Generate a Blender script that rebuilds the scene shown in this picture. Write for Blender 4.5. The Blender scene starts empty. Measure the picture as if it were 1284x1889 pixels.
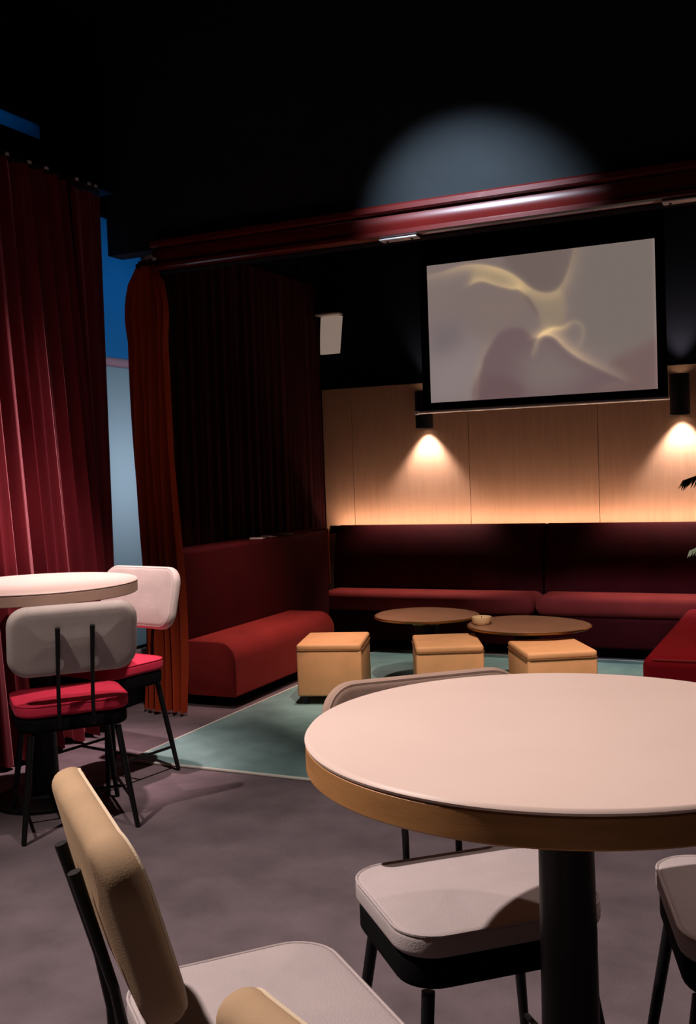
import bpy, bmesh, math, random
from math import sin, cos, pi, radians, atan2, exp, hypot
from mathutils import Vector, Matrix

random.seed(7)
scene = bpy.context.scene
COL = scene.collection

# ------------------------------------------------------------------ camera
EYE = 1.25
FPX = 1911.6
YAW, PITCH, ROLL = 0.436454, 0.0421868, 0.035673
fwd = Vector((-sin(YAW) * cos(PITCH), cos(YAW) * cos(PITCH), -sin(PITCH)))
rgt = Vector((cos(YAW), sin(YAW), 0))
up_ = rgt.cross(fwd)
r2 = cos(ROLL) * rgt - sin(ROLL) * up_
u2 = cos(ROLL) * up_ + sin(ROLL) * rgt
cam_data = bpy.data.cameras.new('camera')
cam = bpy.data.objects.new('camera', cam_data)
COL.objects.link(cam)
cam.matrix_world = Matrix(((r2.x, u2.x, -fwd.x, 0), (r2.y, u2.y, -fwd.y, 0),
                           (r2.z, u2.z, -fwd.z, EYE), (0, 0, 0, 1)))
cam_data.sensor_fit = 'HORIZONTAL'
cam_data.sensor_width = 36.0
cam_data.lens = 36.0 * FPX / 1284.0
cam_data.clip_start = 0.02
scene.camera = cam

# ------------------------------------------------------------------ world, exposure
world = bpy.data.worlds.new('world')
scene.world = world
world.use_nodes = True
world.node_tree.nodes['Background'].inputs[0].default_value = (0.25, 0.3, 0.8, 1)
world.node_tree.nodes['Background'].inputs[1].default_value = 0.002
vs = scene.view_settings
vs.view_transform = 'Standard'
vs.look = 'None'
vs.exposure = 0.0
vs.gamma = 1.0
vs.use_curve_mapping = False


def lin(c):
    out = []
    for v in c:
        v /= 255.0
        out.append(v / 12.92 if v <= 0.04045 else ((v + 0.055) / 1.055) ** 2.4)
    return tuple(out)


def spot(name, loc, target, watts, angle, blend=0.5, col=(255, 235, 215), radius=0.05):
    d = bpy.data.lights.new(name, 'SPOT')
    d.energy = watts
    d.spot_size = radians(angle)
    d.spot_blend = blend
    d.color = lin(col)
    d.shadow_soft_size = radius
    o = bpy.data.objects.new(name, d)
    COL.objects.link(o)
    o.location = loc
    o.rotation_euler = (Vector(target) - Vector(loc)).to_track_quat('-Z', 'Y').to_euler()
    return o


def point(name, loc, watts, col, radius=0.05):
    d = bpy.data.lights.new(name, 'POINT')
    d.energy = watts
    d.color = lin(col)
    d.shadow_soft_size = radius
    o = bpy.data.objects.new(name, d)
    COL.objects.link(o)
    o.location = loc
    return o


# ceiling spotlights of the room and one added fill: (position, target, watts, cone, blend, colour)
SPOTS = [
    ((-2.45, 1.10, 3.35), (-0.80, 1.65, 0.6), 520, 88, 0.6, (255, 234, 226)),     # over the front table
    ((-1.20, 3.20, 3.40), (-1.72, 5.00, 0.20), 470, 33, 0.6, (255, 224, 206)),    # over the stools
    ((-1.55, 2.60, 3.35), (-3.00, 3.46, 0.36), 360, 36, 0.9, (255, 226, 220)),    # rear table and its chairs
    ((-1.75, 3.10, 3.40), (-1.45, 4.50, 2.38), 480, 30, 1.0, (208, 226, 246)),    # onto the red beam
    ((-2.35, 4.75, 2.95), (-2.85, 5.22, 0.10), 250, 40, 1.0, (255, 208, 196)),    # into the left alcove
    ((-2.70, 3.60, 3.42), (-3.03, 3.44, 0.00), 520, 31, 1.0, (255, 214, 214)),    # along the curtain
    ((0.70, 3.30, 3.35), (0.00, 2.05, 0.40), 90, 62, 0.6, (255, 226, 218)),       # added fill to brighten the right hand chair
    ((0.20, 4.70, 2.95), (-0.55, 5.30, 0.30), 130, 46, 0.6, (255, 216, 200)),      # over the right bench
]
# windows in the left wall: light from outside
point('blue_outside_light', (-3.95, 4.66, 2.30), 4.0, (60, 140, 165), 0.10)
point('pale_outside_light', (-4.05, 4.66, 1.25), 11.0, (225, 225, 230), 0.15)
point('high_blue_outside_light', (-3.85, 3.62, 3.02), 1.6, (60, 140, 165), 0.06)


# ------------------------------------------------------------------ materials
def mat(name, col, rough=0.7, metal=0.0, var=0.0, vscale=8.0, bump=0.0, bscale=200.0,
        sheen=0.0, sheen_tint=None, spec=0.5, coat=0.0, stretch=None, col2=None):
    m = bpy.data.materials.new(name)
    m.use_nodes = True
    nt = m.node_tree
    b = nt.nodes['Principled BSDF']
    c = lin(col)
    b.inputs['Base Color'].default_value = (*c, 1)
    b.inputs['Roughness'].default_value = rough
    b.inputs['Metallic'].default_value = metal
    b.inputs['Specular IOR Level'].default_value = spec
    b.inputs['Coat Weight'].default_value = coat
    if sheen:
        b.inputs['Sheen Weight'].default_value = sheen
        b.inputs['Sheen Roughness'].default_value = 0.35
        b.inputs['Sheen Tint'].default_value = (*lin(sheen_tint or col), 1)
    tc = nt.nodes.new('ShaderNodeTexCoord')
    mp = nt.nodes.new('ShaderNodeMapping')
    nt.links.new(tc.outputs['Object'], mp.inputs[0])
    if stretch:
        mp.inputs['Scale'].default_value = stretch
    if var or col2:
        n = nt.nodes.new('ShaderNodeTexNoise')
        n.inputs['Scale'].default_value = vscale
        n.inputs['Detail'].default_value = 5
        nt.links.new(mp.outputs[0], n.inputs['Vector'])
        rp = nt.nodes.new('ShaderNodeValToRGB')
        rp.color_ramp.elements[0].position = 0.3
        rp.color_ramp.elements[1].position = 0.7
        if col2:
            a, d = c, lin(col2)
        else:
            a = tuple(x * (1 - var) for x in c)
            d = tuple(min(1, x * (1 + var)) for x in c)
        rp.color_ramp.elements[0].color = (*a, 1)
        rp.color_ramp.elements[1].color = (*d, 1)
        nt.links.new(n.outputs['Fac'], rp.inputs[0])
        nt.links.new(rp.outputs[0], b.inputs['Base Color'])
    if bump:
        n2 = nt.nodes.new('ShaderNodeTexNoise')
        n2.inputs['Scale'].default_value = bscale
        n2.inputs['Detail'].default_value = 3
        nt.links.new(mp.outputs[0], n2.inputs['Vector'])
        bp = nt.nodes.new('ShaderNodeBump')
        bp.inputs['Strength'].default_value = bump
        bp.inputs['Distance'].default_value = 0.004
        nt.links.new(n2.outputs['Fac'], bp.inputs['Height'])
        nt.links.new(bp.outputs[0], b.inputs['Normal'])
    return m


def emit(name, col, strength):
    m = bpy.data.materials.new(name)
    m.use_nodes = True
    nt = m.node_tree
    b = nt.nodes['Principled BSDF']
    b.inputs['Base Color'].default_value = (0.02, 0.02, 0.02, 1)
    b.inputs['Emission Color'].default_value = (*lin(col), 1)
    b.inputs['Emission Strength'].default_value = strength
    return m


def frosted(name, col):
    m = bpy.data.materials.new(name)
    m.use_nodes = True
    nt = m.node_tree
    nt.nodes.remove(nt.nodes['Principled BSDF'])
    t = nt.nodes.new('ShaderNodeBsdfTranslucent')
    t.inputs[0].default_value = (*lin(col), 1)
    nt.links.new(t.outputs[0], nt.nodes['Material Output'].inputs[0])
    return m


M = {}
M['black_wall'] = mat('black_wall', (14, 14, 22), 0.95, bump=0.1, bscale=60, spec=0.1)
M['bulkhead'] = mat('bulkhead_paint', (40, 44, 47), 0.9, var=0.12, vscale=3, spec=0.2)
M['carpet'] = mat('carpet', (113, 102, 107), 0.95, var=0.22, vscale=5, bump=0.6, bscale=260, spec=0.1)
M['rug'] = mat('rug_pile', (122, 158, 156), 0.95, var=0.25, vscale=4, bump=0.7, bscale=240, spec=0.1)
M['rug_edge'] = mat('rug_binding', (214, 216, 204), 0.9, bump=0.3, bscale=300)
M['panel'] = mat('wall_panel_veneer', (172, 134, 110), 0.6, var=0.07, vscale=6, stretch=(6, 1, 0.5), bump=0.05, bscale=80, spec=0.25)
M['velvet'] = mat('shaded_red_velvet', (64, 5, 11), 0.85, var=0.16, vscale=6, bump=0.25, bscale=400, sheen=0.08, sheen_tint=(205, 70, 60), spec=0.15)  # upholstery red darkened to hold the shade on backrests and bases
M['velvet_lit'] = mat('lit_red_velvet', (150, 50, 48), 0.85, var=0.14, vscale=5, bump=0.25, bscale=400, sheen=0.6, sheen_tint=(225, 105, 80), spec=0.15)  # same upholstery, paler and pinker with the lamplight mixed into its colour
M['crimson'] = mat('crimson_velvet', (140, 12, 26), 0.85, var=0.14, vscale=5, bump=0.2, bscale=400, sheen=0.15, spec=0.15)
M['rust'] = mat('led_lit_velvet', (165, 75, 40), 0.85, var=0.18, vscale=5, bump=0.25, bscale=300, sheen=0.4, sheen_tint=(210, 110, 70), spec=0.15)  # orange of the cove light leak put into the velvet colour
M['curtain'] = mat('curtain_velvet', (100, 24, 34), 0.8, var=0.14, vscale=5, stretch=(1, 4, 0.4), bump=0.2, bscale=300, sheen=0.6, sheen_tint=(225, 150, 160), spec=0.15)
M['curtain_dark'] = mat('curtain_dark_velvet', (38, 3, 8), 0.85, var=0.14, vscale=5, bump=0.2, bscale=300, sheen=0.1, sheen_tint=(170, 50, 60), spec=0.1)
M['drape'] = mat('drape_velvet', (160, 60, 30), 0.8, var=0.2, vscale=4, stretch=(5, 1, 0.5), bump=0.2, bscale=300, sheen=0.5, sheen_tint=(215, 110, 70), spec=0.15)
M['red_lacquer'] = mat('red_lacquer', (98, 18, 14), 0.34, var=0.1, vscale=3, spec=0.5, coat=0.8)
M['tan_leather'] = mat('tan_leather', (224, 170, 120), 0.6, var=0.07, vscale=9, bump=0.12, bscale=160, spec=0.3)
M['tan_seam'] = mat('tan_seam', (128, 88, 52), 0.7)
M['laminate'] = mat('pale_laminate', (230, 208, 197), 0.45, var=0.03, vscale=4, spec=0.3)
M['oak_edge'] = mat('oak_edge_band', (176, 128, 78), 0.5, var=0.12, vscale=10, stretch=(1, 1, 8), bump=0.05, bscale=90, spec=0.35)
M['pale_edge'] = mat('pale_edge_band', (186, 158, 140), 0.5, var=0.06, vscale=10, spec=0.3)
M['black_metal'] = mat('black_metal', (12, 12, 15), 0.45, metal=0.0, spec=0.35, bump=0.02, bscale=300)
M['black_cloth'] = mat('black_cloth', (10, 10, 12), 0.9, bump=0.2, bscale=300, spec=0.1)
M['cream'] = mat('cream_fabric', (212, 202, 195), 0.85, var=0.06, vscale=12, bump=0.3, bscale=420, sheen=0.15, spec=0.2)
M['cream_tan'] = mat('tan_fabric', (182, 154, 122), 0.85, var=0.08, vscale=12, bump=0.1, bscale=420, sheen=0.15, spec=0.2)
M['taupe'] = mat('taupe_fabric', (172, 146, 132), 0.85, var=0.06, vscale=12, bump=0.12, bscale=420, sheen=0.1, spec=0.2)
M['piping'] = mat('cream_piping', (222, 204, 176), 0.8, bump=0.2, bscale=400)
M['grey_seat'] = mat('grey_seat_fabric', (186, 176, 176), 0.85, var=0.06, vscale=10, bump=0.3, bscale=420, sheen=0.15, spec=0.2)
M['red_seat'] = mat('red_seat_fabric', (212, 52, 80), 0.8, var=0.08, vscale=10, bump=0.3, bscale=420, sheen=0.3, sheen_tint=(255, 120, 140), spec=0.2)
M['brass'] = mat('brass', (176, 132, 72), 0.3, metal=1.0, var=0.08, vscale=6)
M['bronze'] = mat('bronze_glass', (168, 132, 106), 0.3, metal=0.55, var=0.15, vscale=5, spec=0.6)
M['white_plastic'] = mat('white_plastic', (214, 206, 198), 0.5, var=0.03, vscale=8)
M['white_metal'] = mat('white_metal', (205, 200, 202), 0.4, metal=0.2, var=0.03, vscale=8)
M['screen_border'] = mat('screen_border_cloth', (6, 6, 8), 0.95, bump=0.05, bscale=400, spec=0.05)
M['transom'] = mat('transom_paint', (196, 180, 186), 0.5, var=0.04, vscale=8)
M['leaf'] = mat('palm_leaf', (62, 84, 48), 0.55, var=0.25, vscale=10, spec=0.4)
M['leaf_pale'] = mat('dry_palm_leaf', (150, 150, 118), 0.6, var=0.2, vscale=10, spec=0.4)
M['stem'] = mat('plant_stem', (92, 84, 48), 0.7, var=0.2, vscale=12)
M['pot'] = mat('terracotta_pot', (66, 50, 46), 0.7, var=0.1, vscale=8)
M['soil'] = mat('potting_soil', (38, 28, 22), 0.95, bump=0.6, bscale=90)
M['wax'] = mat('candle_wax', (214, 190, 150), 0.5, var=0.03, vscale=10)
M['card'] = mat('white_card', (226, 216, 214), 0.6, var=0.03, vscale=10)
M['led'] = emit('led_strip_glow', (255, 214, 184), 80.0)
M['fitting_glow'] = emit('pale_fitting_glow', (190, 165, 150), 0.42)  # weak emission in place of light falling on the pale fitting
M['lens'] = emit('lamp_lens_glow', (255, 228, 200), 6.0)
M['frost_blue'] = frosted('blue_frosted_glass', (120, 190, 235))
M['backlit_rose'] = frosted('backlit_rose_bar', (235, 205, 215))  # transom made translucent so the light behind brightens it
M['frost_pale'] = frosted('pale_frosted_glass', (205, 220, 230))


# ------------------------------------------------------------------ mesh helpers
def obj(name, bm, material, parent=None, smooth=True):
    bmesh.ops.recalc_face_normals(bm, faces=bm.faces[:])
    me = bpy.data.meshes.new(name)
    bm.to_mesh(me)
    bm.free()
    if smooth:
        for p in me.polygons:
            p.use_smooth = True
        try:
            me.set_sharp_from_angle(angle=radians(42))
        except Exception:
            pass
    me.materials.append(material)
    o = bpy.data.objects.new(name, me)
    COL.objects.link(o)
    if parent:
        o.parent = parent
    return o


def thing(name, label, cat, loc=(0, 0, 0), rotz=0.0, group=None):
    o = bpy.data.objects.new(name, None)
    o.empty_display_size = 0.1
    COL.objects.link(o)
    o.location = loc
    o.rotation_euler = (0, 0, rotz)
    return tag(o, label, cat, group)


def tag(o, label, cat, group=None):
    o['label'] = label
    o['category'] = cat
    if group:
        o['group'] = group
    return o


def struct(o, label=None):
    o['kind'] = 'structure'
    if label:
        o['label'] = label
    return o


def children(o):
    return [c for c in bpy.data.objects if c.parent == o]


def dup(root, loc, rotz, label, group=None, scale=None):
    r = root.copy()
    COL.objects.link(r)
    r.location = loc
    r.rotation_euler = (0, 0, rotz)
    r['label'] = label
    if group:
        r['group'] = group
    if scale:
        r.scale = scale
    for ch in children(root):
        c = ch.copy()
        COL.objects.link(c)
        c.parent = r
        for g in children(ch):
            d = g.copy()
            COL.objects.link(d)
            d.parent = c
    return r


def box(bm, c, s, bev=0.0, seg=3):
    r = bmesh.ops.create_cube(bm, size=1.0, matrix=Matrix.Translation(c) @ Matrix.Diagonal((*s, 1)))
    if bev > 0:
        vs_ = r['verts']
        es = list({e for v in vs_ for e in v.link_edges})
        bmesh.ops.bevel(bm, geom=es, offset=bev, segments=seg, profile=0.5, affect='EDGES')
    return bm


def rbox(x0, x1, y0, y1, z0, z1, bev=0.0, seg=3):
    bm = bmesh.new()
    return box(bm, ((x0 + x1) / 2, (y0 + y1) / 2, (z0 + z1) / 2), (x1 - x0, y1 - y0, z1 - z0), bev, seg)


def lathe(bm, prof, n=48, center=(0, 0, 0), cap=True):
    rings = []
    for r, z in prof:
        rings.append([bm.verts.new((center[0] + r * cos(2 * pi * i / n), center[1] + r * sin(2 * pi * i / n), center[2] + z)) for i in range(n)])
    for a, b in zip(rings, rings[1:]):
        for i in range(n):
            j = (i + 1) % n
            bm.faces.new((a[i], a[j], b[j], b[i]))
    if cap:
        bm.faces.new(list(reversed(rings[0])))
        bm.faces.new(rings[-1])
    return bm


def tube(bm, pts, rad, n=10, closed=False):
    pts = [Vector(p) for p in pts]
    N = len(pts)
    rings = []
    ref = None
    for i, p in enumerate(pts):
        if closed:
            t = pts[(i + 1) % N] - pts[i - 1]
        else:
            t = pts[min(i + 1, N - 1)] - pts[max(i - 1, 0)]
        t.normalize()
        if ref is None:
            ref = Vector((0, 0, 1)) if abs(t.z) < 0.9 else Vector((1, 0, 0))
        u = (ref - t * ref.dot(t)).normalized()
        ref = u
        v = t.cross(u)
        r = rad[i] if isinstance(rad, (list, tuple)) else rad
        rings.append([bm.verts.new(p + r * (cos(2 * pi * k / n) * u + sin(2 * pi * k / n) * v)) for k in range(n)])
    for i in range(N if closed else N - 1):
        a, b = rings[i], rings[(i + 1) % N]
        for k in range(n):
            j = (k + 1) % n
            bm.faces.new((a[k], a[j], b[j], b[k]))
    if not closed:
        bm.faces.new(list(reversed(rings[0])))
        bm.faces.new(rings[-1])
    return bm


def rrect(w, h, r, n=8):
    """rounded rectangle outline, counter-clockwise"""
    pts = []
    for cx, cy, a0 in ((w / 2 - r, h / 2 - r, 0), (-w / 2 + r, h / 2 - r, pi / 2), (-w / 2 + r, -h / 2 + r, pi), (w / 2 - r, -h / 2 + r, 3 * pi / 2)):
        for k in range(n + 1):
            a = a0 + pi / 2 * k / n
            pts.append((cx + r * cos(a), cy + r * sin(a)))
    return pts


def cushion(w, h, t, r, er, crown=0.01, bend=None):
    """soft pad lying in XY, thickness t along Z (0..t): rounded rim and slightly crowned faces"""
    bm = bmesh.new()
    levels = []
    K = 5
    for k in range(K + 1):
        a = -pi / 2 + pi / 2 * k / K
        levels.append((er * (1 - cos(a)), er * (1 + sin(a))))
    for k in range(K + 1):
        a = pi / 2 * k / K
        levels.append((er * (1 - cos(a)), t - er * (1 - sin(a))))
    rings = []

    def ring(ins, z):
        rr = max(r - ins, 0.004)
        return [bm.verts.new((x, y, z)) for x, y in rrect(w - 2 * ins, h - 2 * ins, rr)]
    inner = [0.85, 0.6, 0.35, 0.12]
    m = min(w, h) / 2 - er
    seq = []
    for q in reversed(inner):
        seq.append((er + m * (1 - q), -crown * 0.3 * (1 - q * q)))
    seq += levels
    for q in inner:
        seq.append((er + m * (1 - q), t + crown * (1 - q * q)))
    for ins, z in seq:
        rings.append(ring(ins, z))
    for a, b in zip(rings, rings[1:]):
        n = len(a)
        for i in range(n):
            j = (i + 1) % n
            bm.faces.new((a[i], a[j], b[j], b[i]))
    bm.faces.new(list(reversed(rings[0])))
    bm.faces.new(rings[-1])
    if bend:
        for v in bm.verts:
            v.co = bend(v.co)
    return bm


def sheet(fn, nu, nv, thick=0.006):
    """open cloth sheet fn(u,v)->(point, normal) given a real thickness"""
    bm = bmesh.new()
    front, back = [], []
    for i in range(nu + 1):
        fr, bk = [], []
        for j in range(nv + 1):
            p = Vector(fn(i / nu, j / nv))
            pu = Vector(fn(min(1, (i + .5) / nu), j / nv)) - Vector(fn(max(0, (i - .5) / nu), j / nv))
            pv = Vector(fn(i / nu, min(1, (j + .5) / nv))) - Vector(fn(i / nu, max(0, (j - .5) / nv)))
            n = pu.cross(pv).normalized()
            fr.append(bm.verts.new(p))
            bk.append(bm.verts.new(p - n * thick))
        front.append(fr)
        back.append(bk)
    for i in range(nu):
        for j in range(nv):
            bm.faces.new((front[i][j], front[i + 1][j], front[i + 1][j + 1], front[i][j + 1]))
            bm.faces.new((back[i][j], back[i][j + 1], back[i + 1][j + 1], back[i + 1][j]))
    for i in range(nu):
        bm.faces.new((front[i][0], back[i][0], back[i + 1][0], front[i + 1][0]))
        bm.faces.new((front[i][nv], front[i + 1][nv], back[i + 1][nv], back[i][nv]))
    for j in range(nv):
        bm.faces.new((front[0][j], front[0][j + 1], back[0][j + 1], back[0][j]))
        bm.faces.new((front[nu][j], back[nu][j], back[nu][j + 1], front[nu][j + 1]))
    return bm


# ------------------------------------------------------------------ the room
CEIL = 3.6
XL, YB = -3.46, 7.0
struct(obj('floor', rbox(XL - 0.1, 3.2, -1.6, YB + 0.2, -0.1, 0.0), M['carpet'], smooth=False))
struct(obj('ceiling', rbox(XL - 0.1, 3.2, -1.6, YB + 0.2, CEIL, CEIL + 0.1), M['black_wall'], smooth=False))
struct(obj('wall_back', rbox(XL - 0.1, 3.2, YB, YB + 0.1, 0, CEIL), M['black_wall'], smooth=False))
struct(obj('wall_right', rbox(3.1, 3.2, -1.6, YB, 0, CEIL), M['black_wall'], smooth=False))
struct(obj('wall_front', rbox(XL - 0.1, 3.1, -1.6, -1.5, 0, CEIL), M['black_wall'], smooth=False))
# left wall with two openings for the windows
W1 = (4.36, 4.92, 0.30, 2.64)     # tall window between the curtains
W2 = (3.00, 4.10, 2.90, 3.00)     # slot window above the curtain track
bm = bmesh.new()


def wseg(y0, y1, z0, z1):
    box(bm, (XL - 0.05, (y0 + y1) / 2, (z0 + z1) / 2), (0.1, y1 - y0, z1 - z0))


wseg(-1.5, W2[0], 0, CEIL)
wseg(W2[0], W2[1], 0, W2[2]); wseg(W2[0], W2[1], W2[3], CEIL)
wseg(W2[1], W1[0], 0, CEIL)
wseg(W1[0], W1[1], 0, W1[2]); wseg(W1[0], W1[1], W1[3], CEIL)
wseg(W1[1], YB, 0, CEIL)
struct(obj('wall_left', bm, M['black_wall'], smooth=False))

w1 = bpy.data.objects.new('window_1', None); COL.objects.link(w1); struct(w1, 'tall window glowing blue above and pale below between the curtains')
w1.location = (XL, (W1[0] + W1[1]) / 2, W1[2])
cy, cz = w1.location.y, w1.location.z


def wbox(name, y0, y1, z0, z1, x0, x1, m, par, bev=0.0):
    px, py, pz = par.location
    return obj(name, rbox(x0 - px, x1 - px, y0 - py, y1 - py, z0 - pz, z1 - pz, bev), m, par, smooth=bev > 0)


BAR = 1.87
wbox('upper_pane', W1[0], W1[1], BAR + 0.02, W1[3], XL - 0.065, XL - 0.06, M['frost_blue'], w1)
wbox('lower_pane', W1[0], W1[1], W1[2], BAR - 0.02, XL - 0.065, XL - 0.06, M['frost_pale'], w1)
wbox('transom', W1[0], W1[1], BAR - 0.025, BAR + 0.025, XL - 0.066, XL - 0.054, M['backlit_rose'], w1, 0.004)
wbox('sill', W1[0] - 0.02, W1[1] + 0.02, W1[2] - 0.03, W1[2], XL - 0.09, XL + 0.03, M['transom'], w1, 0.004)
w2 = bpy.data.objects.new('window_2', None); COL.objects.link(w2); struct(w2, 'slot window glowing blue high above the curtain track')
w2.location = (XL, (W2[0] + W2[1]) / 2, W2[2])
wbox('pane', W2[0], W2[1], W2[2], W2[3], XL - 0.065, XL - 0.06, M['frost_blue'], w2)

# bulkhead above the alcove and the red beam on its lower edge
YA = 4.5
struct(obj('wall_bulkhead', rbox(XL, 3.1, YA + 0.02, YA + 0.14, 2.42, CEIL), M['bulkhead'], smooth=False))
beam = thing('cornice_beam', 'long red lacquered stepped beam across the alcove opening above the screen', 'beam', (-0.1, YA, 2.30))


def extr(prof, x0, x1):
    """profile in (y,z) swept along x"""
    b = bmesh.new()
    A = [b.verts.new((x0, y, z)) for y, z in prof]
    B = [b.verts.new((x1, y, z)) for y, z in prof]
    n = len(prof)
    for i in range(n):
        j = (i + 1) % n
        b.faces.new((A[i], A[j], B[j], B[i]))
    b.faces.new(A)
    b.faces.new(list(reversed(B)))
    return b


obj('lower_moulding', extr([(0.02, 0.005), (-0.035, 0.005), (-0.045, 0.012), (-0.045, 0.028), (-0.03, 0.036), (0.02, 0.036)], -3.05, 3.15), M['red_lacquer'], beam, False)
obj('fascia', extr([(0.02, 0.036), (-0.018, 0.036), (-0.024, 0.06), (-0.026, 0.085), (-0.016, 0.108), (0.02, 0.112)], -3.05, 3.15), M['red_lacquer'], beam, True)
obj('upper_moulding', extr([(0.02, 0.112), (-0.03, 0.116), (-0.042, 0.124), (-0.042, 0.146), (-0.03, 0.156), (0.02, 0.160)], -3.05, 3.15), M['red_lacquer'], beam, False)
obj('backing_board', extr([(0.02, 0.0), (0.10, 0.0), (0.10, 0.16), (0.02, 0.16)], -3.05, 3.15), M['black_wall'], beam, False)
for x0, x1, lb in ((-1.874, -1.69, 'small flat white bracket under the red beam, left of the screen top'),
                   (-0.612, -0.43, 'small flat white bracket under the red beam at the right edge')):
    t = thing('ceiling_bracket', lb, 'bracket', ((x0 + x1) / 2, YA - 0.01, 2.30), 0, 'white brackets under the red beam')
    obj('plate', rbox(-(x1 - x0) / 2, (x1 - x0) / 2, -0.03, 0.03, -0.008, 0.0, 0.003), M['white_metal'], t)
    for sx in (-0.06, 0.06):
        obj('screw', lathe(bmesh.new(), [(0.006, 0), (0.006, -0.004), (0.003, -0.006)], 10, (sx, 0, -0.008)), M['black_metal'], t)


# ceiling spotlights (the room's lamps and one added fill, hung above the picture)
def spotlight(i, loc, tgt, watts, cone, blend, col, label):
    t = thing('ceiling_spotlight', label, 'spotlight', (loc[0], loc[1], CEIL), 0, 'black spotlights hung from the dark ceiling')
    obj('ceiling_plate', lathe(bmesh.new(), [(0.05, -0.02), (0.05, 0.0)], 20), M['black_metal'], t)
    obj('stem', tube(bmesh.new(), [(0, 0, -0.01), (0, 0, loc[2] - CEIL + 0.14)], 0.008, 8), M['black_metal'], t)
    d = (Vector(tgt) - Vector(loc)).normalized()
    q = d.to_track_quat('-Z', 'Y').to_matrix().to_4x4()
    b = lathe(bmesh.new(), [(0.02, 0.15), (0.045, 0.14), (0.05, 0.02), (0.05, -0.03), (0.046, -0.03), (0.044, 0.02), (0.02, 0.135)], 24, cap=False)
    h = obj('housing', b, M['black_metal'], t)
    h.matrix_local = Matrix.Translation((0, 0, loc[2] - CEIL)) @ q
    o = spot('spot_lamp', loc, tgt, watts, cone, blend, col, 0.04)
    if 'beam' in label:
        o.scale = (1.3, 1, 1)     # light cone stretched sideways to shape the glow on the bulkhead


for i, (sp, lb) in enumerate(zip(SPOTS, ('black ceiling spotlight above the large front table', 'black ceiling spotlight in front of the tan stools',
                                         'black ceiling spotlight nearest the red curtain', 'black ceiling spotlight aimed at the red beam',
                                         'black ceiling spotlight aimed into the left alcove', 'black ceiling spotlight above the left table', 'added fill spotlight beyond the right edge of the front table', 'black ceiling spotlight over the right bench'))):
    spotlight(i, *sp, lb)

# ------------------------------------------------------------------ tan panelling on the back wall
PZ0, PZ1 = 0.30, 1.84
tp = bpy.data.objects.new('trim_1', None); COL.objects.link(tp); struct(tp, 'tan veneer panelling on the back wall behind the banquette')
tp.location = (-3.44, YB, PZ0)
edges = [-3.44, -3.20, -2.30, -1.40, -0.50, 0.40, 1.30, 2.20, 3.10]
for a, b in zip(edges, edges[1:]):
    obj('panel', rbox(a + 0.0015 + 3.44, b - 0.0015 + 3.44, -0.02, 0.0, 0, PZ1 - PZ0, 0.002, 1), M['panel'], tp, False)
# cove light behind the backrest
led = thing('cove_light', 'warm light strip hidden behind the banquette backrest along the wall', 'light strip', (-3.35, YB - 0.115, 0.805))
obj('channel', rbox(0, 4.2, -0.02, 0.02, -0.03, 0.0), M['white_plastic'], led, False)
obj('leak_shield', rbox(0, 4.2, -0.026, -0.02, -0.03, 0.027), M['black_metal'], led, False)  # unseen lip added to stop strip light leaking at the module split
obj('strip', rbox(0.01, 4.19, -0.006, 0.006, 0.0, 0.004), M['led'], led, False)

# ------------------------------------------------------------------ curtains
ck = struct(obj('trim_2', rbox(-3.30, -3.21, -1.4, 4.27, 2.655, 2.675), M['black_metal'], smooth=False), 'thin black curtain track along the left wall')
gm = [3.52, 3.66, 3.77, 3.98, 4.07, 4.12]
for gy in gm:
    obj('glider', rbox(-3.22, -3.205, gy - 0.012, gy + 0.012, 2.655, 2.668, 0.002, 1), M['white_metal'], ck)


def curtain(name, label, y0, y1, x, z0, z1, folds, amp, m, ytop=None, seed=0, group=None):
    rnd = random.Random(seed)
    ph = [rnd.uniform(0, 6.28) for _ in range(6)]
    yt0, yt1 = ytop or (y0, y1)

    def fn(u, v):
        yb = y0 + (y1 - y0) * u
        yt = yt0 + (yt1 - yt0) * u
        y = yb + (yt - yb) * v
        w = 2 * pi * folds * u
        a = amp * (1.0 - 0.35 * v)
        dx = a * sin(w + 0.8 * sin(w * 0.37 + ph[0])) + 0.35 * a * sin(w * 2.3 + ph[1] + 1.5 * (1 - v)) + 0.2 * a * sin(w * 0.5 + ph[2])
        return (x + dx, y + 0.3 * a * sin(w * 0.9 + ph[3]), z0 + (z1 - z0) * v + 0.012 * sin(w + ph[4]) * (1 - v))
    o = obj(name, sheet(fn, int(folds * 16), 14), m)
    return tag(o, label, 'curtain', group)


curtain('curtain', 'wide pleated dark red curtain behind the left round table, lit pink below', 0.6, 4.145, -3.235, 0.025, 2.65, 31, 0.034, M['curtain'], (0.6, 3.93), 1)
curtain('curtain', 'narrow red curtain panel just left of the blue window', 4.16, 4.245, -3.285, 0.025, 2.65, 2, 0.016, M['curtain'], (4.02, 4.255), 2)
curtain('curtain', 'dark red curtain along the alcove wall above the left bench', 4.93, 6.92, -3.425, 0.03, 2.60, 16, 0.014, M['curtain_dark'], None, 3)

# gathered rust drape at the end of the beam
dr = thing('gathered_drape', 'gathered rust-red drape hanging from a white hook beside the blue window', 'drape', (-3.165, 4.47, 0))


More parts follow.
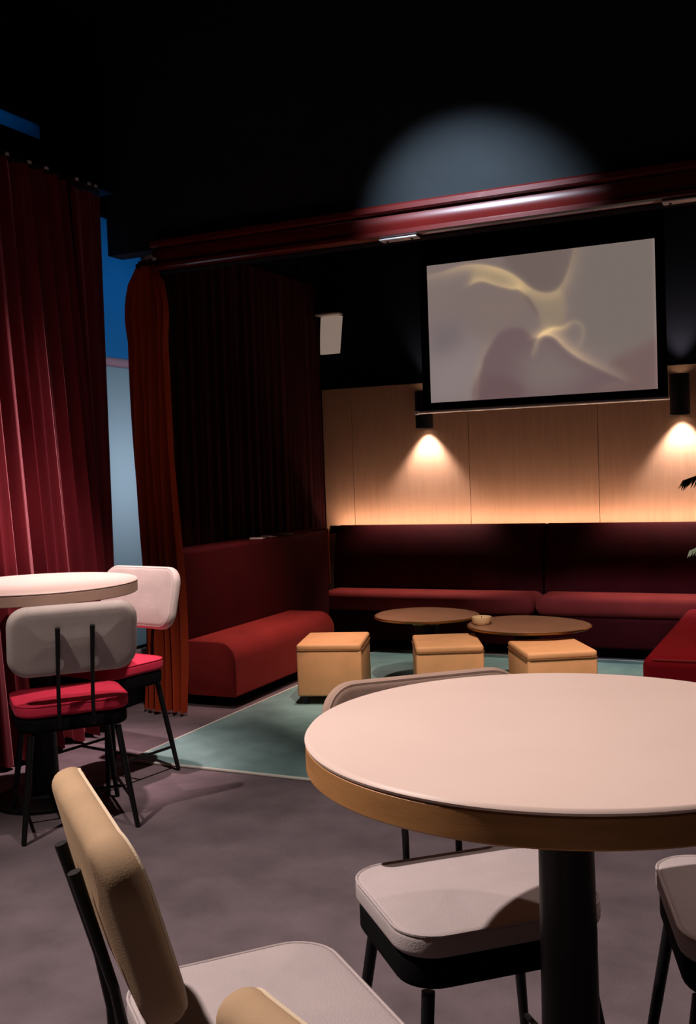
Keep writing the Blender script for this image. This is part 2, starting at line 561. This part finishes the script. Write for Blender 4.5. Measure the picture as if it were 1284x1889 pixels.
def dfn(u, v):
    z = 0.02 + 2.33 * v
    if z > 2.2:
        wdt = 0.235 - 0.16 * ((z - 2.2) / 0.15) ** 1.3
    elif z > 1.95:
        wdt = 0.235 + 0.03 * sin((2.2 - z) / 0.25 * pi)
    else:
        wdt = 0.235 + 0.03 * (1.95 - z) / 1.95
    sh = 0.02 * sin(v * 7.0) * (1 - v)
    w = 2 * pi * 5 * u
    amp = 0.032 * (0.45 if z > 2.25 else 1.0)
    return (sh + wdt * (u - 0.5), -0.02 + amp * sin(w + 0.4 * sin(v * 5)) + 0.012 * sin(w * 0.4 + v * 6), z)


obj('cloth', sheet(dfn, 80, 40), M['drape'], dr)
obj('hook', tube(bmesh.new(), [(-0.03, -0.02, 2.36), (0.03, -0.02, 2.37), (0.05, -0.02, 2.35)], 0.012, 8), M['white_metal'], dr)
obj('tie_band', tube(bmesh.new(), [(0.055 * cos(a), -0.015 + 0.045 * sin(a), 2.325) for a in [2 * pi * k / 20 for k in range(20)]], 0.01, 8, closed=True), M['curtain_dark'], dr)

# ------------------------------------------------------------------ rug
rug = thing('area_rug', 'teal low pile rug with a pale bound edge under the stools and coffee table', 'rug', (-2.81, 3.64, 0))
obj('pile', rbox(0.012, 1.99, 0.012, 2.78, 0, 0.012, 0.003, 1), M['rug'], rug, False)
bm = bmesh.new()
tube(bm, [(0.006, 0.006, 0.007), (1.996, 0.006, 0.007), (1.996, 2.786, 0.007), (0.006, 2.786, 0.007)], 0.0065, 8, closed=True)
obj('bound_edge', bm, M['rug_edge'], rug)

# ------------------------------------------------------------------ banquettes
# back banquette: two modules along the back wall
grp_b = 'red velvet banquette modules'


def module(x0, x1, label, left_cap=False):
    t = thing('banquette_module', label, 'banquette', (x0, 6.45, 0), 0, grp_b)
    w = x1 - x0
    obj('plinth', rbox(0.03, w - 0.03, 0.10, 0.46, 0, 0.07), M['black_cloth'], t, False)
    obj('seat_base', rbox(0.005, w - 0.005, 0.012, 0.47, 0.07, 0.26, 0.02), M['velvet'], t)
    obj('seat_cushion', rbox(0.001, w - 0.001, 0.0, 0.36, 0.262, 0.395, 0.055, 5), M['velvet_lit'], t)
    bm = extr([(0.260, 0.36), (0.270, 0.50), (0.285, 0.62), (0.300, 0.69), (0.320, 0.745), (0.345, 0.79), (0.370, 0.82), (0.390, 0.833), (0.406, 0.835), (0.416, 0.826), (0.418, 0.80), (0.418, 0.36)], 0.012, w - 0.012)
    for xx in (0.004, w - 0.004):      # slightly inset end caps soften the split between modules
        e_ = extr([(0.266, 0.36), (0.276, 0.50), (0.292, 0.62), (0.308, 0.69), (0.328, 0.74), (0.352, 0.782), (0.375, 0.81), (0.394, 0.824), (0.410, 0.82), (0.413, 0.36)], min(xx, w / 2 + (xx - w / 2) * 0.97), max(xx, w / 2 + (xx - w / 2) * 0.97))
        m_ = bpy.data.meshes.new('tmp'); e_.to_mesh(m_); e_.free(); bm.from_mesh(m_); bpy.data.meshes.remove(m_)
    obj('backrest', bm, M['velvet'], t)
    return t


m1 = module(-3.27, -1.727, 'red velvet back banquette section left of the centre split')
m2 = module(-1.725, -0.20, 'red velvet back banquette section right of the centre split')
# left bench
bench = thing('bench_seat', 'long rounded red velvet bench along the left alcove wall', 'bench', (-3.36, 4.66, 0))
obj('plinth', rbox(0.05, 0.44, 0.08, 1.22, 0, 0.06), M['black_cloth'], bench, False)
rr = 0.10
pf = [(0.198, 0.06), (0.49, 0.06), (0.50, 0.07)] + [(0.50 - rr + rr * cos(a), 0.352 - rr + rr * sin(a)) for a in [pi / 2 * k / 8 for k in range(9)]] + [(0.198, 0.352)]
bm = bmesh.new()
n_y = [(0.0, 0.008), (0.004, 0.002), (0.012, 0.0)] + [(1.28 - 0.10 + 0.10 * sin(a), 0.10 * (1 - cos(a))) for a in [pi / 2 * k / 6 for k in range(7)]]
loops = []
for yy, ins in n_y:
    loops.append([bm.verts.new((max(0.198, px - ins), yy, max(0.06, pz - ins * (pz > 0.2)))) for px, pz in pf])
for A_, B_ in zip(loops, loops[1:]):
    for k in range(len(A_)):
        k2 = (k + 1) % len(A_)
        bm.faces.new((A_[k], A_[k2], B_[k2], B_[k]))
bm.faces.new(loops[0]); bm.faces.new(list(reversed(loops[-1])))
obj('seat', bm, M['velvet_lit'], bench)
bm = rbox(-0.03, 0.195, -0.02, 1.78, 0.06, 0.83, 0.02, 3)
obj('backrest', bm, M['velvet'], bench)
obj('lit_end_panel', rbox(0.05, 0.20, 1.782, 1.795, 0.45, 0.835, 0.006, 2), M['rust'], bench)  # sliver coloured as if caught by the cove light
# right bench
rb = thing('bench_seat', 'red velvet bench end at the right edge behind the front table', 'bench', (-0.79, 4.78, 0))
obj('plinth', rbox(0.05, 0.55, 0.08, 1.55, 0, 0.06), M['black_cloth'], rb, False)
obj('seat', rbox(0.0, 0.60, 0.0, 1.62, 0.06, 0.35, 0.05, 5), M['crimson'], rb)
obj('piping', tube(bmesh.new(), [(0.05 + 0.0, 0.012, 0.335), (0.30, 0.012, 0.336), (0.55, 0.012, 0.335)], 0.005, 8), M['velvet_lit'], rb)
obj('backrest', rbox(0.605, 0.80, -0.02, 1.62, 0.06, 0.83, 0.03, 3), M['velvet'], rb)
# small pale cards on the left ledge
for x, y, r, w, lb in ((-3.24, 5.60, 0.3, 0.10, 'small white card lying on the bench backrest ledge, nearer one'),
                       (-3.25, 5.76, -0.2, 0.07, 'small white card lying on the bench backrest ledge, middle one'),
                       (-3.24, 5.97, 0.1, 0.08, 'small white card lying on the bench backrest ledge, farthest one')):
    t = thing('table_card', lb, 'card', (x, y, 0.831), r, 'white cards on the bench backrest ledge')
    obj('sheet', rbox(-0.04, 0.04, -w / 2, w / 2, 0.0, 0.003, 0.001, 1), M['card'], t)
    obj('folded_flap', rbox(-0.04, 0.04, -w / 2 + 0.01, -w / 2 + 0.013, 0.003, 0.012), M['card'], t, False)

# ------------------------------------------------------------------ tan cube stools
st = [((-2.453, 5.02), 17, 'tan leather cube stool on the left, nearest the red bench'),
      ((-1.835, 5.10), 24, 'tan leather cube stool in the middle of the row of three'),
      ((-1.275, 5.07), 30, 'tan leather cube stool on the right of the row, widest seam')]
t0 = None
for (x, y), a, lb in st:
    if t0 is None:
        t0 = thing('cube_stool', lb, 'stool', (x, y, 0.0125), radians(a), 'tan cube stools on the rug')
        w, d = 0.172, 0.20
        obj('body', rbox(-w, w, -d, d, 0.045, 0.294, 0.012, 3), M['tan_leather'], t0)
        obj('top_cushion', rbox(-w, w, -d, d, 0.284, 0.322, 0.014, 4), M['tan_leather'], t0)
        out = [(p[0], p[1], 0.288) for p in rrect(2 * w + 0.004, 2 * d + 0.004, 0.02, 5)]
        obj('seam', tube(bmesh.new(), out, 0.003, 6, closed=True), M['tan_seam'], t0)
        for sx in (-1, 1):
            for sy in (-1, 1):
                obj('foot', lathe(bmesh.new(), [(0.014, 0.0), (0.018, 0.05)], 12, (sx * (w - 0.04), sy * (d - 0.04), 0)), M['black_metal'], t0)
        proto = t0
    else:
        dup(proto, (x, y, 0.0125), radians(a), lb)

# ------------------------------------------------------------------ coffee tables and candle
def coffee(loc, R, h, label, leaf):
    t = thing('coffee_table', label, 'table', loc, 0, 'low bronze coffee tables')
    bm = bmesh.new()
    n = 56
    prof = [(0.0, -0.016), (0.975, -0.016), (1.0, -0.008), (0.99, 0.0), (0.0, 0.0)]
    rings = []
    for rr, z in prof:
        ring = []
        for k in range(n):
            a = 2 * pi * k / n
            wob = 1 + leaf * cos(2 * a + 0.5) + 0.5 * leaf * cos(3 * a)
            r = max(rr, 0.001) * R * wob
            ring.append(bm.verts.new((r * cos(a), r * sin(a), h + z)))
        rings.append(ring)
    for a, b in zip(rings, rings[1:]):
        for i in range(n):
            j = (i + 1) % n
            bm.faces.new((a[i], a[j], b[j], b[i]))
    obj('top', bm, M['bronze'], t)
    obj('rim', tube(bmesh.new(), [((R * 1.0) * (1 + leaf * cos(2 * a + .5) + .5 * leaf * cos(3 * a)) * cos(a), R * (1 + leaf * cos(2 * a + .5) + .5 * leaf * cos(3 * a)) * sin(a), h - 0.008) for a in [2 * pi * k / 56 for k in range(56)]], 0.006, 6, closed=True), M['brass'], t)
    obj('pedestal', lathe(bmesh.new(), [(0.10, 0.0), (0.10, 0.008), (0.075, 0.02), (0.07, h - 0.05)], 32), M['black_metal'], t)
    obj('collar', lathe(bmesh.new(), [(0.072, h - 0.06), (0.085, h - 0.05), (0.11, h - 0.016)], 24), M['brass'], t)
    return t


coffee((-2.10, 5.50, 0.0125), 0.29, 0.392, 'bronze round coffee table behind the left and middle stools', 0.05)
coffee((-1.49, 5.42, 0.0125), 0.315, 0.368, 'dark bronze coffee table behind the middle and right stools', 0.06)
cd = thing('tealight', 'small pale tealight candle between the two bronze coffee tables', 'candle', (-1.725, 5.36, 0.3815))
obj('holder', lathe(bmesh.new(), [(0.042, 0.0), (0.052, 0.012), (0.054, 0.04), (0.049, 0.04), (0.046, 0.014)], 24, cap=False), M['wax'], cd)
obj('wax', lathe(bmesh.new(), [(0.042, 0.006), (0.046, 0.034)], 24), M['wax'], cd)
obj('wick', tube(bmesh.new(), [(0, 0, 0.032), (0.001, 0, 0.044)], 0.0015, 6), M['black_cloth'], cd)

# ------------------------------------------------------------------ round tables
def round_table(loc, R, h, edge, label):
    t = thing('round_table', label, 'table', loc, 0)
    obj('tabletop', lathe(bmesh.new(), [(R - 0.012, h - 0.0095), (R - 0.001, h - 0.0085), (R, h - 0.005), (R - 0.003, h - 0.001), (R - 0.006, h)], 120), M['laminate'], t)
    obj('edge_band', lathe(bmesh.new(), [(R - 0.03, h - 0.05), (R - 0.004, h - 0.05), (R - 0.001, h - 0.047), (R - 0.001, h - 0.0115), (R - 0.003, h - 0.0098), (R - 0.014, h - 0.0096)], 120), edge, t)
    obj('pedestal', lathe(bmesh.new(), [(0.058, 0.02), (0.052, 0.05), (0.044, 0.40), (0.041, h - 0.06)], 32), M['black_metal'], t)
    obj('top_plate', lathe(bmesh.new(), [(0.12, h - 0.06), (0.12, h - 0.05)], 32), M['black_metal'], t)
    obj('base_plate', lathe(bmesh.new(), [(0.20, 0.0), (0.20, 0.012), (0.19, 0.018), (0.07, 0.026)], 64), M['black_metal'], t)
    return t


round_table((-0.374, 1.5465, 0), 0.393, 0.85, M['oak_edge'], 'large pale round table with a tan wooden edge in the right foreground')
round_table((-2.80, 3.12, 0), 0.385, 0.85, M['pale_edge'], 'pale round table at the left edge in front of the red curtain')


# ------------------------------------------------------------------ chairs
def make_chair(label, seat_m, back_m, group, pip_m):
    t = thing('dining_chair', label, 'chair', (0, 0, 0), 0, group)
    sw, sd = 0.395, 0.34
    s = obj('seat', cushion(sw, sd, 0.044, 0.075, 0.013, 0.012), seat_m, t)
    s.location = (0, 0, 0.424)
    pts = [(x, y, 0.0) for x, y in rrect(sw + 0.001, sd + 0.001, 0.075, 8)]
    p = obj('piping', tube(bmesh.new(), [(x * 0.985, y * 0.985, 0.041) for x, y, z in pts], 0.003, 6, closed=True), seat_m, s)
    sh = obj('seat_shell_shade', cushion(sw - 0.012, sd - 0.012, 0.055, 0.070, 0.012, 0.0), M['black_cloth'], t)  # shell enlarged; its black also paints in shade on the cushion front
    sh.location = (0, 0, 0.369)

    bw, bh, bt = 0.44, 0.255, 0.05
    lean = radians(15)

    def bend(co):
        # pad is modelled lying in XY with +Z = front; curve it, then stand it up
        x, y, z = co
        zz = z + 0.32 * x * x
        Y = -bt / 2 + zz
        q = Vector((x, Y, y))
        q2 = Vector((q.x, q.y * cos(lean) - q.z * sin(lean), q.y * sin(lean) + q.z * cos(lean)))
        return q2
    bo = obj('backrest', cushion(bw, bh, bt, 0.07, 0.022, 0.006, bend), back_m, t)
    bo.location = (0, -0.215, 0.695)
    pp = [bend(Vector((x, y, bt - 0.006))) for x, y in rrect(bw - 0.02, bh - 0.02, 0.062, 8)]
    obj('piping', tube(bmesh.new(), pp, 0.004, 6, closed=True), pip_m, bo)
    for sx in (-1, 1):
        x = sx * 0.058
        obj('back_support', tube(bmesh.new(), [(x, -0.14, 0.380), (x, -0.185, 0.390), (x, -0.203, 0.42), (x, -0.205, 0.50), (x, -0.219, 0.58), (x, -0.250, 0.695), (x, -0.2635, 0.745)],
                                 [0.007, 0.007, 0.007, 0.007, 0.007, 0.008, 0.009], 10), M['black_metal'], t)
        for sy in (-1, 1):
            obj('leg', tube(bmesh.new(), [(sx * 0.150, sy * 0.140, 0.362), (sx * 0.172, sy * 0.168, 0.18), (sx * 0.195, sy * 0.195, 0.004)], [0.012, 0.011, 0.009], 10), M['black_metal'], t)
        obj('stretcher', tube(bmesh.new(), [(sx * 0.183, -0.181, 0.10), (sx * 0.183, 0.181, 0.10)], 0.006, 8), M['black_metal'], t)
    obj('stretcher', tube(bmesh.new(), [(-0.183, 0.0, 0.10), (0.183, 0.0, 0.10)], 0.006, 8), M['black_metal'], t)
    return t


def rz(fx, fy):
    return atan2(-fx, fy)


g1 = 'grey seated chairs around the front table'
g2 = 'red seated chairs at the left table'
c3 = make_chair('grey seated chair tucked under the front table left of its pedestal', M['grey_seat'], M['taupe'], g1, M['taupe'])
c3.location = (-0.612, 1.806, 0); c3.rotation_euler = (0, 0, rz(0.67, -0.74))
dup(c3, (-0.115, 1.93, 0), rz(-0.96, -0.28), 'grey seated chair right of the front table pedestal, cut by the right edge', g1)
c5 = make_chair('cream seated chair at lower left seen from behind its tilted tan backrest', M['grey_seat'], M['cream_tan'], g1, M['piping'])
c5.location = (-0.757, 1.268, 0); c5.rotation_euler = (0, 0, rz(0.66, 0.75))
dup(c5, (-0.213, 0.885, 0), rz(0.50, 0.86), 'chair nearest the camera, only its tan backrest top showing at bottom edge', g1, (1, 1, 0.967))
c1 = make_chair('red seated chair with cream back turned to us, in front of the left table', M['red_seat'], M['cream'], g2, M['cream'])
c1.location = (-2.53, 2.955, 0); c1.rotation_euler = (0, 0, rz(-0.74, 0.67))
dup(c1, (-2.742, 3.45, 0), rz(-0.17, -0.98), 'red seated chair facing us behind the left table, cream back beside the rust drape', g2, (1, 1, 1.045))

# ------------------------------------------------------------------ projection screen
SX0, SX1, SZ0, SZ1, SY = -2.505, -0.980, 1.682, 2.625, 6.80
scr = thing('projection_screen', 'pull-down projection screen showing gold swirls on mauve above the banquette', 'screen', ((SX0 + SX1) / 2, SY, 1.62))
cx = (SX0 + SX1) / 2
obj('border', rbox(SX0 - 0.06 - cx, SX1 + 0.06 - cx, 0.002, 0.008, 0.012, 1.30, 0.0), M['screen_border'], scr, False)
obj('bottom_bar', tube(bmesh.new(), [(-2.61 - cx, 0.004, 0.0), (-0.91 - cx, 0.004, 0.0)], 0.011, 12), M['white_metal'], scr)
obj('bar_end', rbox(-2.63 - cx, -2.60 - cx, -0.012, 0.02, -0.014, 0.014, 0.004), M['white_plastic'], scr)
obj('casing', rbox(SX0 - 0.10 - cx, SX1 + 0.10 - cx, -0.03, 0.08, 1.30, 1.40, 0.01), M['black_metal'], scr)
for sx in (SX0 + 0.1, SX1 - 0.1):
    obj('wall_bracket', rbox(sx - 0.02 - cx, sx + 0.02 - cx, 0.0, YB - SY, 1.34, 1.38), M['black_metal'], scr, False)

# picture on the screen, drawn as flat colour data on a fine grid
import numpy as np
TLc, TRc, BRc, BLc = (22, 190), (1248, 28), (1258, 838), (50, 922)


def smooth(pts, n=6, closed=False):
    out = []
    P = [pts[-1]] + pts + pts[:2] if closed else [pts[0]] + pts + [pts[-1]]
    for i in range(1, len(P) - 2):
        for k in range(n):
            t = k / n
            f = lambda a, b, c, d: 0.5 * (2 * b + (c - a) * t + (2 * a - 5 * b + 4 * c - d) * t * t + (3 * b - a - 3 * c + d) * t ** 3)
            out.append(tuple(f(P[i - 1][q], P[i][q], P[i + 1][q], P[i + 2][q]) for q in (0, 1)))
    if not closed:
        out.append(pts[-1])
    return out


NU, NV = 240, 150
uu, vv = np.meshgrid(np.linspace(0, 1, NU + 1), np.linspace(0, 1, NV + 1))
PXg = (1 - uu) * (1 - vv) * TLc[0] + uu * (1 - vv) * TRc[0] + uu * vv * BRc[0] + (1 - uu) * vv * BLc[0]
PYg = (1 - uu) * (1 - vv) * TLc[1] + uu * (1 - vv) * TRc[1] + uu * vv * BRc[1] + (1 - uu) * vv * BLc[1]


def dist(c, closed=False):
    best = np.full(PXg.shape, 1e9)
    tt = np.zeros(PXg.shape)
    side = np.ones(PXg.shape)
    ins = np.zeros(PXg.shape, bool)
    segs = list(zip(c, c[1:] + c[:1])) if closed else list(zip(c, c[1:]))
    for i, ((ax, ay), (bx, by)) in enumerate(segs):
        dx, dy = bx - ax, by - ay
        t = np.clip(((PXg - ax) * dx + (PYg - ay) * dy) / (dx * dx + dy * dy + 1e-9), 0, 1)
        d = np.hypot(PXg - ax - t * dx, PYg - ay - t * dy)
        mk = d < best
        best = np.where(mk, d, best)
        tt = np.where(mk, (i + t) / len(segs), tt)
        side = np.where(mk, np.where(dx * (PYg - ay) - dy * (PXg - ax) > 0, 1, -1), side)
        if closed and abs(dy) > 1e-9:
            cr = ((ay > PYg) != (by > PYg)) & (PXg < dx * (PYg - ay) / dy + ax)
            ins ^= cr
    return best, tt, side, ins


img = np.zeros(PXg.shape + (3,))
img[:] = (127, 111, 107)
img += (np.sin(PXg / 170 + PYg / 230) * 3)[..., None]


def region(pts, col, soft, k=1.0):
    d, t, sd_, ins = dist(smooth(pts, 5, True), True)
    a = 1 / (1 + np.exp(-np.where(ins, d, -d) / soft)) * k
    img[:] = img * (1 - a[..., None]) + np.array(col) * a[..., None]


def glow(pts, wl, wr, prof, col=(62, 50, 22)):
    d, t, sd_, ins = dist(smooth(pts, 6))
    s = np.interp(t, np.linspace(0, 1, len(prof)), prof)
    a = s * np.exp(-(d / np.where(sd_ > 0, wr, wl)) ** 1.5)
    img[:] = img + a[..., None] * np.array(col)


region([(30, 600), (330, 560), (350, 700), (310, 900), (40, 930)], (140, 126, 124), 40)
region([(60, 520), (200, 500), (220, 600), (120, 660), (50, 640)], (118, 105, 106), 30)
region([(300, 330), (560, 320), (620, 420), (520, 510), (400, 560), (310, 500)], (129, 112, 106), 30)
region([(470, 120), (850, 80), (800, 220), (760, 290), (700, 318), (640, 306), (580, 262)], (114, 98, 93), 9)
region([(870, 80), (1240, 30), (1240, 560), (1000, 620), (880, 560), (830, 350)], (122, 110, 104), 30)
region([(318, 930), (340, 720), (370, 640), (420, 560), (480, 520), (550, 515), (600, 545), (625, 600), (612, 655), (640, 655), (660, 580), (690, 562), (740, 582), (830, 665), (930, 715), (1090, 795), (1000, 820), (860, 900)], (114, 93, 94), 6)
region([(560, 700), (640, 640), (700, 600), (820, 690), (880, 760), (760, 850), (600, 840)], (125, 110, 106), 30)
region([(325, 900), (350, 790), (420, 762), (500, 790), (570, 860), (480, 930)], (110, 86, 87), 10)
region([(1030, 700), (1120, 640), (1300, 580), (1300, 900), (900, 900), (960, 830), (1090, 790)], (118, 95, 92), 14)
region([(285, 275), (300, 200), (400, 192), (480, 217), (540, 252), (590, 292), (640, 320), (700, 330), (770, 310), (800, 380), (790, 470), (760, 512), (690, 520), (660, 470), (640, 410), (595, 340), (540, 303), (420, 280), (350, 262)], (150, 131, 110), 9, 0.85)
glow([(0, 250), (60, 236), (120, 222), (220, 190), (310, 180), (400, 190), (480, 215), (540, 250), (590, 290), (640, 318), (700, 328), (750, 312), (790, 260), (820, 180), (850, 60)], 9, 36, [.25, .35, .8, 1.0, .9, .6, .55, .5, .3])
glow([(268, 288), (300, 268), (350, 262), (420, 282), (500, 300), (545, 303), (590, 340)], 26, 8, [.3, .7, .8, .7, .9, .9, .1])
glow([(545, 303), (590, 345), (625, 395), (655, 450)], 6, 18, [0, .5, .5, .1], (-30, -30, -26))
glow([(618, 660), (640, 590), (665, 548), (720, 518), (780, 508), (830, 478), (870, 486), (890, 530), (872, 600)], 12, 20, [.15, .4, .9, 1.1, .8, .35, .3, .25, .2])
glow([(650, 560), (690, 545), (740, 560), (790, 610), (840, 650), (900, 688), (980, 730), (1110, 795)], 34, 10, [.8, 1.1, 1.0, .8, .85, .6, .35, .1], (66, 50, 26))
glow([(310, 910), (330, 740), (360, 650), (410, 570)], 30, 9, [.2, .25, .2, .1])
glow([(1250, 30), (1256, 840)], 9, 9, [.3, .3], (60, 50, 52))
img = np.clip(img, 0, 235) / 255
L_ = np.where(img <= 0.04045, img / 12.92, ((img + 0.055) / 1.055) ** 2.4)
me = bpy.data.meshes.new('picture')
verts = []
cols = []
for j in range(NV + 1):
    for i in range(NU + 1):
        verts.append((SX0 + (SX1 - SX0) * i / NU - cx, -0.001, SZ1 + (SZ0 - SZ1) * j / NV - 1.62))
        cols.append((*[float(q) for q in L_[j, i]], 1.0))
faces = [(j * (NU + 1) + i, (j + 1) * (NU + 1) + i, (j + 1) * (NU + 1) + i + 1, j * (NU + 1) + i + 1) for j in range(NV) for i in range(NU)]
me.from_pydata(verts, [], faces)
ca = me.color_attributes.new('picture', 'FLOAT_COLOR', 'POINT')
ca.data.foreach_set('color', [x for c in cols for x in c])
pm = bpy.data.materials.new('screen_picture')
pm.use_nodes = True
nt = pm.node_tree
b = nt.nodes['Principled BSDF']
b.inputs['Base Color'].default_value = (0.02, 0.02, 0.02, 1)
b.inputs['Roughness'].default_value = 0.9
b.inputs['Specular IOR Level'].default_value = 0.0
at = nt.nodes.new('ShaderNodeVertexColor')
at.layer_name = 'picture'
nt.links.new(at.outputs[0], b.inputs['Emission Color'])
b.inputs['Emission Strength'].default_value = 0.93
me.materials.append(pm)
po = bpy.data.objects.new('picture', me)
COL.objects.link(po)
po.parent = scr

# ------------------------------------------------------------------ wall sconces
def sconce(x, label, down, upw):
    z0, z1 = 1.515, 1.775
    t = thing('wall_sconce', label, 'lamp', (x, 6.905, z0), 0, 'black up and down wall sconces')
    obj('shade', lathe(bmesh.new(), [(0.052, 0.02), (0.058, 0.0), (0.062, 0.0), (0.062, z1 - z0), (0.058, z1 - z0), (0.052, z1 - z0 - 0.02)], 32, cap=False), M['black_metal'], t)
    obj('core', lathe(bmesh.new(), [(0.053, 0.05), (0.053, z1 - z0 - 0.05)], 24), M['black_metal'], t)
    obj('wall_mount', rbox(-0.03, 0.03, 0.055, 0.085, 0.09, 0.17, 0.004), M['black_metal'], t)
    obj('lens', lathe(bmesh.new(), [(0.04, 0.040), (0.04, 0.046)], 24), M['lens'], t)
    obj('lens', lathe(bmesh.new(), [(0.04, z1 - z0 - 0.046), (0.04, z1 - z0 - 0.040)], 24), M['lens'], t)
    spot('down_lamp', (x, 6.905, z0 + 0.03), (x, 6.93, 0.3), down, 84, 0.6, (255, 236, 224), 0.025)
    spot('up_lamp', (x, 6.905, z1 - 0.03), (x, 6.93, 3.2), upw, 64, 0.8, (235, 225, 215), 0.025)


sconce(-2.60, 'black wall sconce under the lower left corner of the screen', 50, 14)
sconce(-0.862, 'black wall sconce at the lower right corner of the screen', 50, 40)

# small pale fitting in the dark corner, its lit look made by weak emission
wl = thing('wall_fitting', 'small pale curved wall fitting high in the dark corner left of the screen', 'lamp', (-3.335, 6.97, 2.08))
bm = bmesh.new()
n = 12
rows = []
for k in range(n + 1):
    t_ = k / n
    z = 0.02 + 0.27 * t_
    bulge = 0.05 + 0.035 * sin(pi * (0.25 + 0.6 * t_))
    wd = 0.155 + 0.02 * t_
    rows.append([bm.verts.new((wd / 2 * cos(a) - 0.012 + 0.022 * t_, -bulge * sin(a), z)) for a in [pi * q / 14 for q in range(15)]])
for a, b_ in zip(rows, rows[1:]):
    for i in range(14):
        bm.faces.new((a[i], a[i + 1], b_[i + 1], b_[i]))
bm.faces.new(rows[0]); bm.faces.new(list(reversed(rows[-1])))
bm.faces.new([r[0] for r in rows] + [r[-1] for r in reversed(rows)])
obj('shade', bm, M['fitting_glow'], wl)
obj('top_cap', rbox(-0.085, 0.10, -0.09, 0.0, 0.296, 0.312, 0.004), M['white_plastic'], wl)
obj('back_plate', rbox(-0.06, 0.06, 0.0, 0.03, 0.05, 0.25, 0.004), M['white_plastic'], wl)

# ------------------------------------------------------------------ potted palm at the right edge
pl = thing('potted_palm', 'potted palm at the right edge with fronds reaching in front of the tan wall', 'plant', (0.32, 6.45, 0.0))
obj('pot', lathe(bmesh.new(), [(0.12, 0.0), (0.14, 0.02), (0.18, 0.34), (0.19, 0.36), (0.175, 0.36), (0.165, 0.31)], 32, cap=False), M['pot'], pl)
obj('pot_base', lathe(bmesh.new(), [(0.12, 0.0), (0.125, 0.02)], 32), M['pot'], pl)
obj('soil', lathe(bmesh.new(), [(0.15, 0.27), (0.166, 0.30)], 32), M['soil'], pl)


def frond(pts, leaf_len, m, seed, droop=0.5):
    rnd = random.Random(seed)
    P = smooth3(pts, 8)
    st_ = obj('stem', tube(bmesh.new(), P, [0.009 * (1 - 0.75 * i / len(P)) for i in range(len(P))], 8), M['stem'], pl)
    bm = bmesh.new()
    n0 = int(len(P) * 0.35)
    for i in range(n0, len(P)):
        p = Vector(P[i])
        t = (Vector(P[min(i + 1, len(P) - 1)]) - Vector(P[i - 1])).normalized()
        sd = t.cross(Vector((0, 0, 1))).normalized()
        for sg in (-1, 1):
            L = leaf_len * (0.55 + 0.45 * sin(pi * (i - n0) / (len(P) - n0) * 0.9 + 0.3)) * rnd.uniform(0.85, 1.1)
            d = (sd * sg * 0.8 + t * 0.6 + Vector((0, 0, -droop * rnd.uniform(0.5, 1.2)))).normalized()
            wv = d.cross(Vector((0, 0, 1))).normalized() * 0.012
            q = [p, p + d * L * 0.35 + wv + Vector((0, 0, 0.004)), p + d * L * 0.35 - wv + Vector((0, 0, 0.004)), p + d * L + Vector((0, 0, -0.25 * L)),
                 p + d * L * 0.4 + Vector((0, 0, -0.006))]
            v = [bm.verts.new(x) for x in q]
            bm.faces.new((v[0], v[1], v[4])); bm.faces.new((v[0], v[4], v[2]))
            bm.faces.new((v[1], v[3], v[4])); bm.faces.new((v[4], v[3], v[2]))
    o = obj('leaflets', bm, m, st_)
    o['kind'] = 'stuff'


def smooth3(pts, n):
    out = []
    P = [pts[0]] + pts + [pts[-1]]
    for i in range(1, len(P) - 2):
        for k in range(n):
            t = k / n
            out.append(tuple(0.5 * (2 * P[i][q] + (P[i + 1][q] - P[i - 1][q]) * t + (2 * P[i - 1][q] - 5 * P[i][q] + 4 * P[i + 1][q] - P[i + 2][q]) * t * t + (3 * P[i][q] - P[i - 1][q] - 3 * P[i + 1][q] + P[i + 2][q]) * t ** 3) for q in range(3)))
    out.append(tuple(pts[-1]))
    return out


frond([(0, 0, 0.28), (-0.10, -0.02, 0.75), (-0.45, -0.12, 1.10), (-0.85, -0.2, 1.16), (-1.06, -0.25, 1.12)], 0.15, M['leaf'], 1, 0.35)
frond([(0.02, 0, 0.28), (-0.12, -0.05, 0.62), (-0.5, -0.25, 0.86), (-0.85, -0.3, 0.80), (-1.03, -0.32, 0.72)], 0.10, M['leaf_pale'], 2, 0.3)
frond([(0, 0, 0.28), (0.05, 0.0, 0.9), (0.25, -0.15, 1.35), (0.6, -0.3, 1.4)], 0.2, M['leaf'], 3)
frond([(0.02, 0.02, 0.28), (0.02, 0.02, 1.0), (0.0, 0.1, 1.5), (0.1, 0.25, 1.75)], 0.2, M['leaf'], 4)
frond([(0, -0.02, 0.28), (0.02, -0.2, 0.8), (0.1, -0.6, 1.1), (0.15, -0.9, 1.0)], 0.2, M['leaf'], 5)
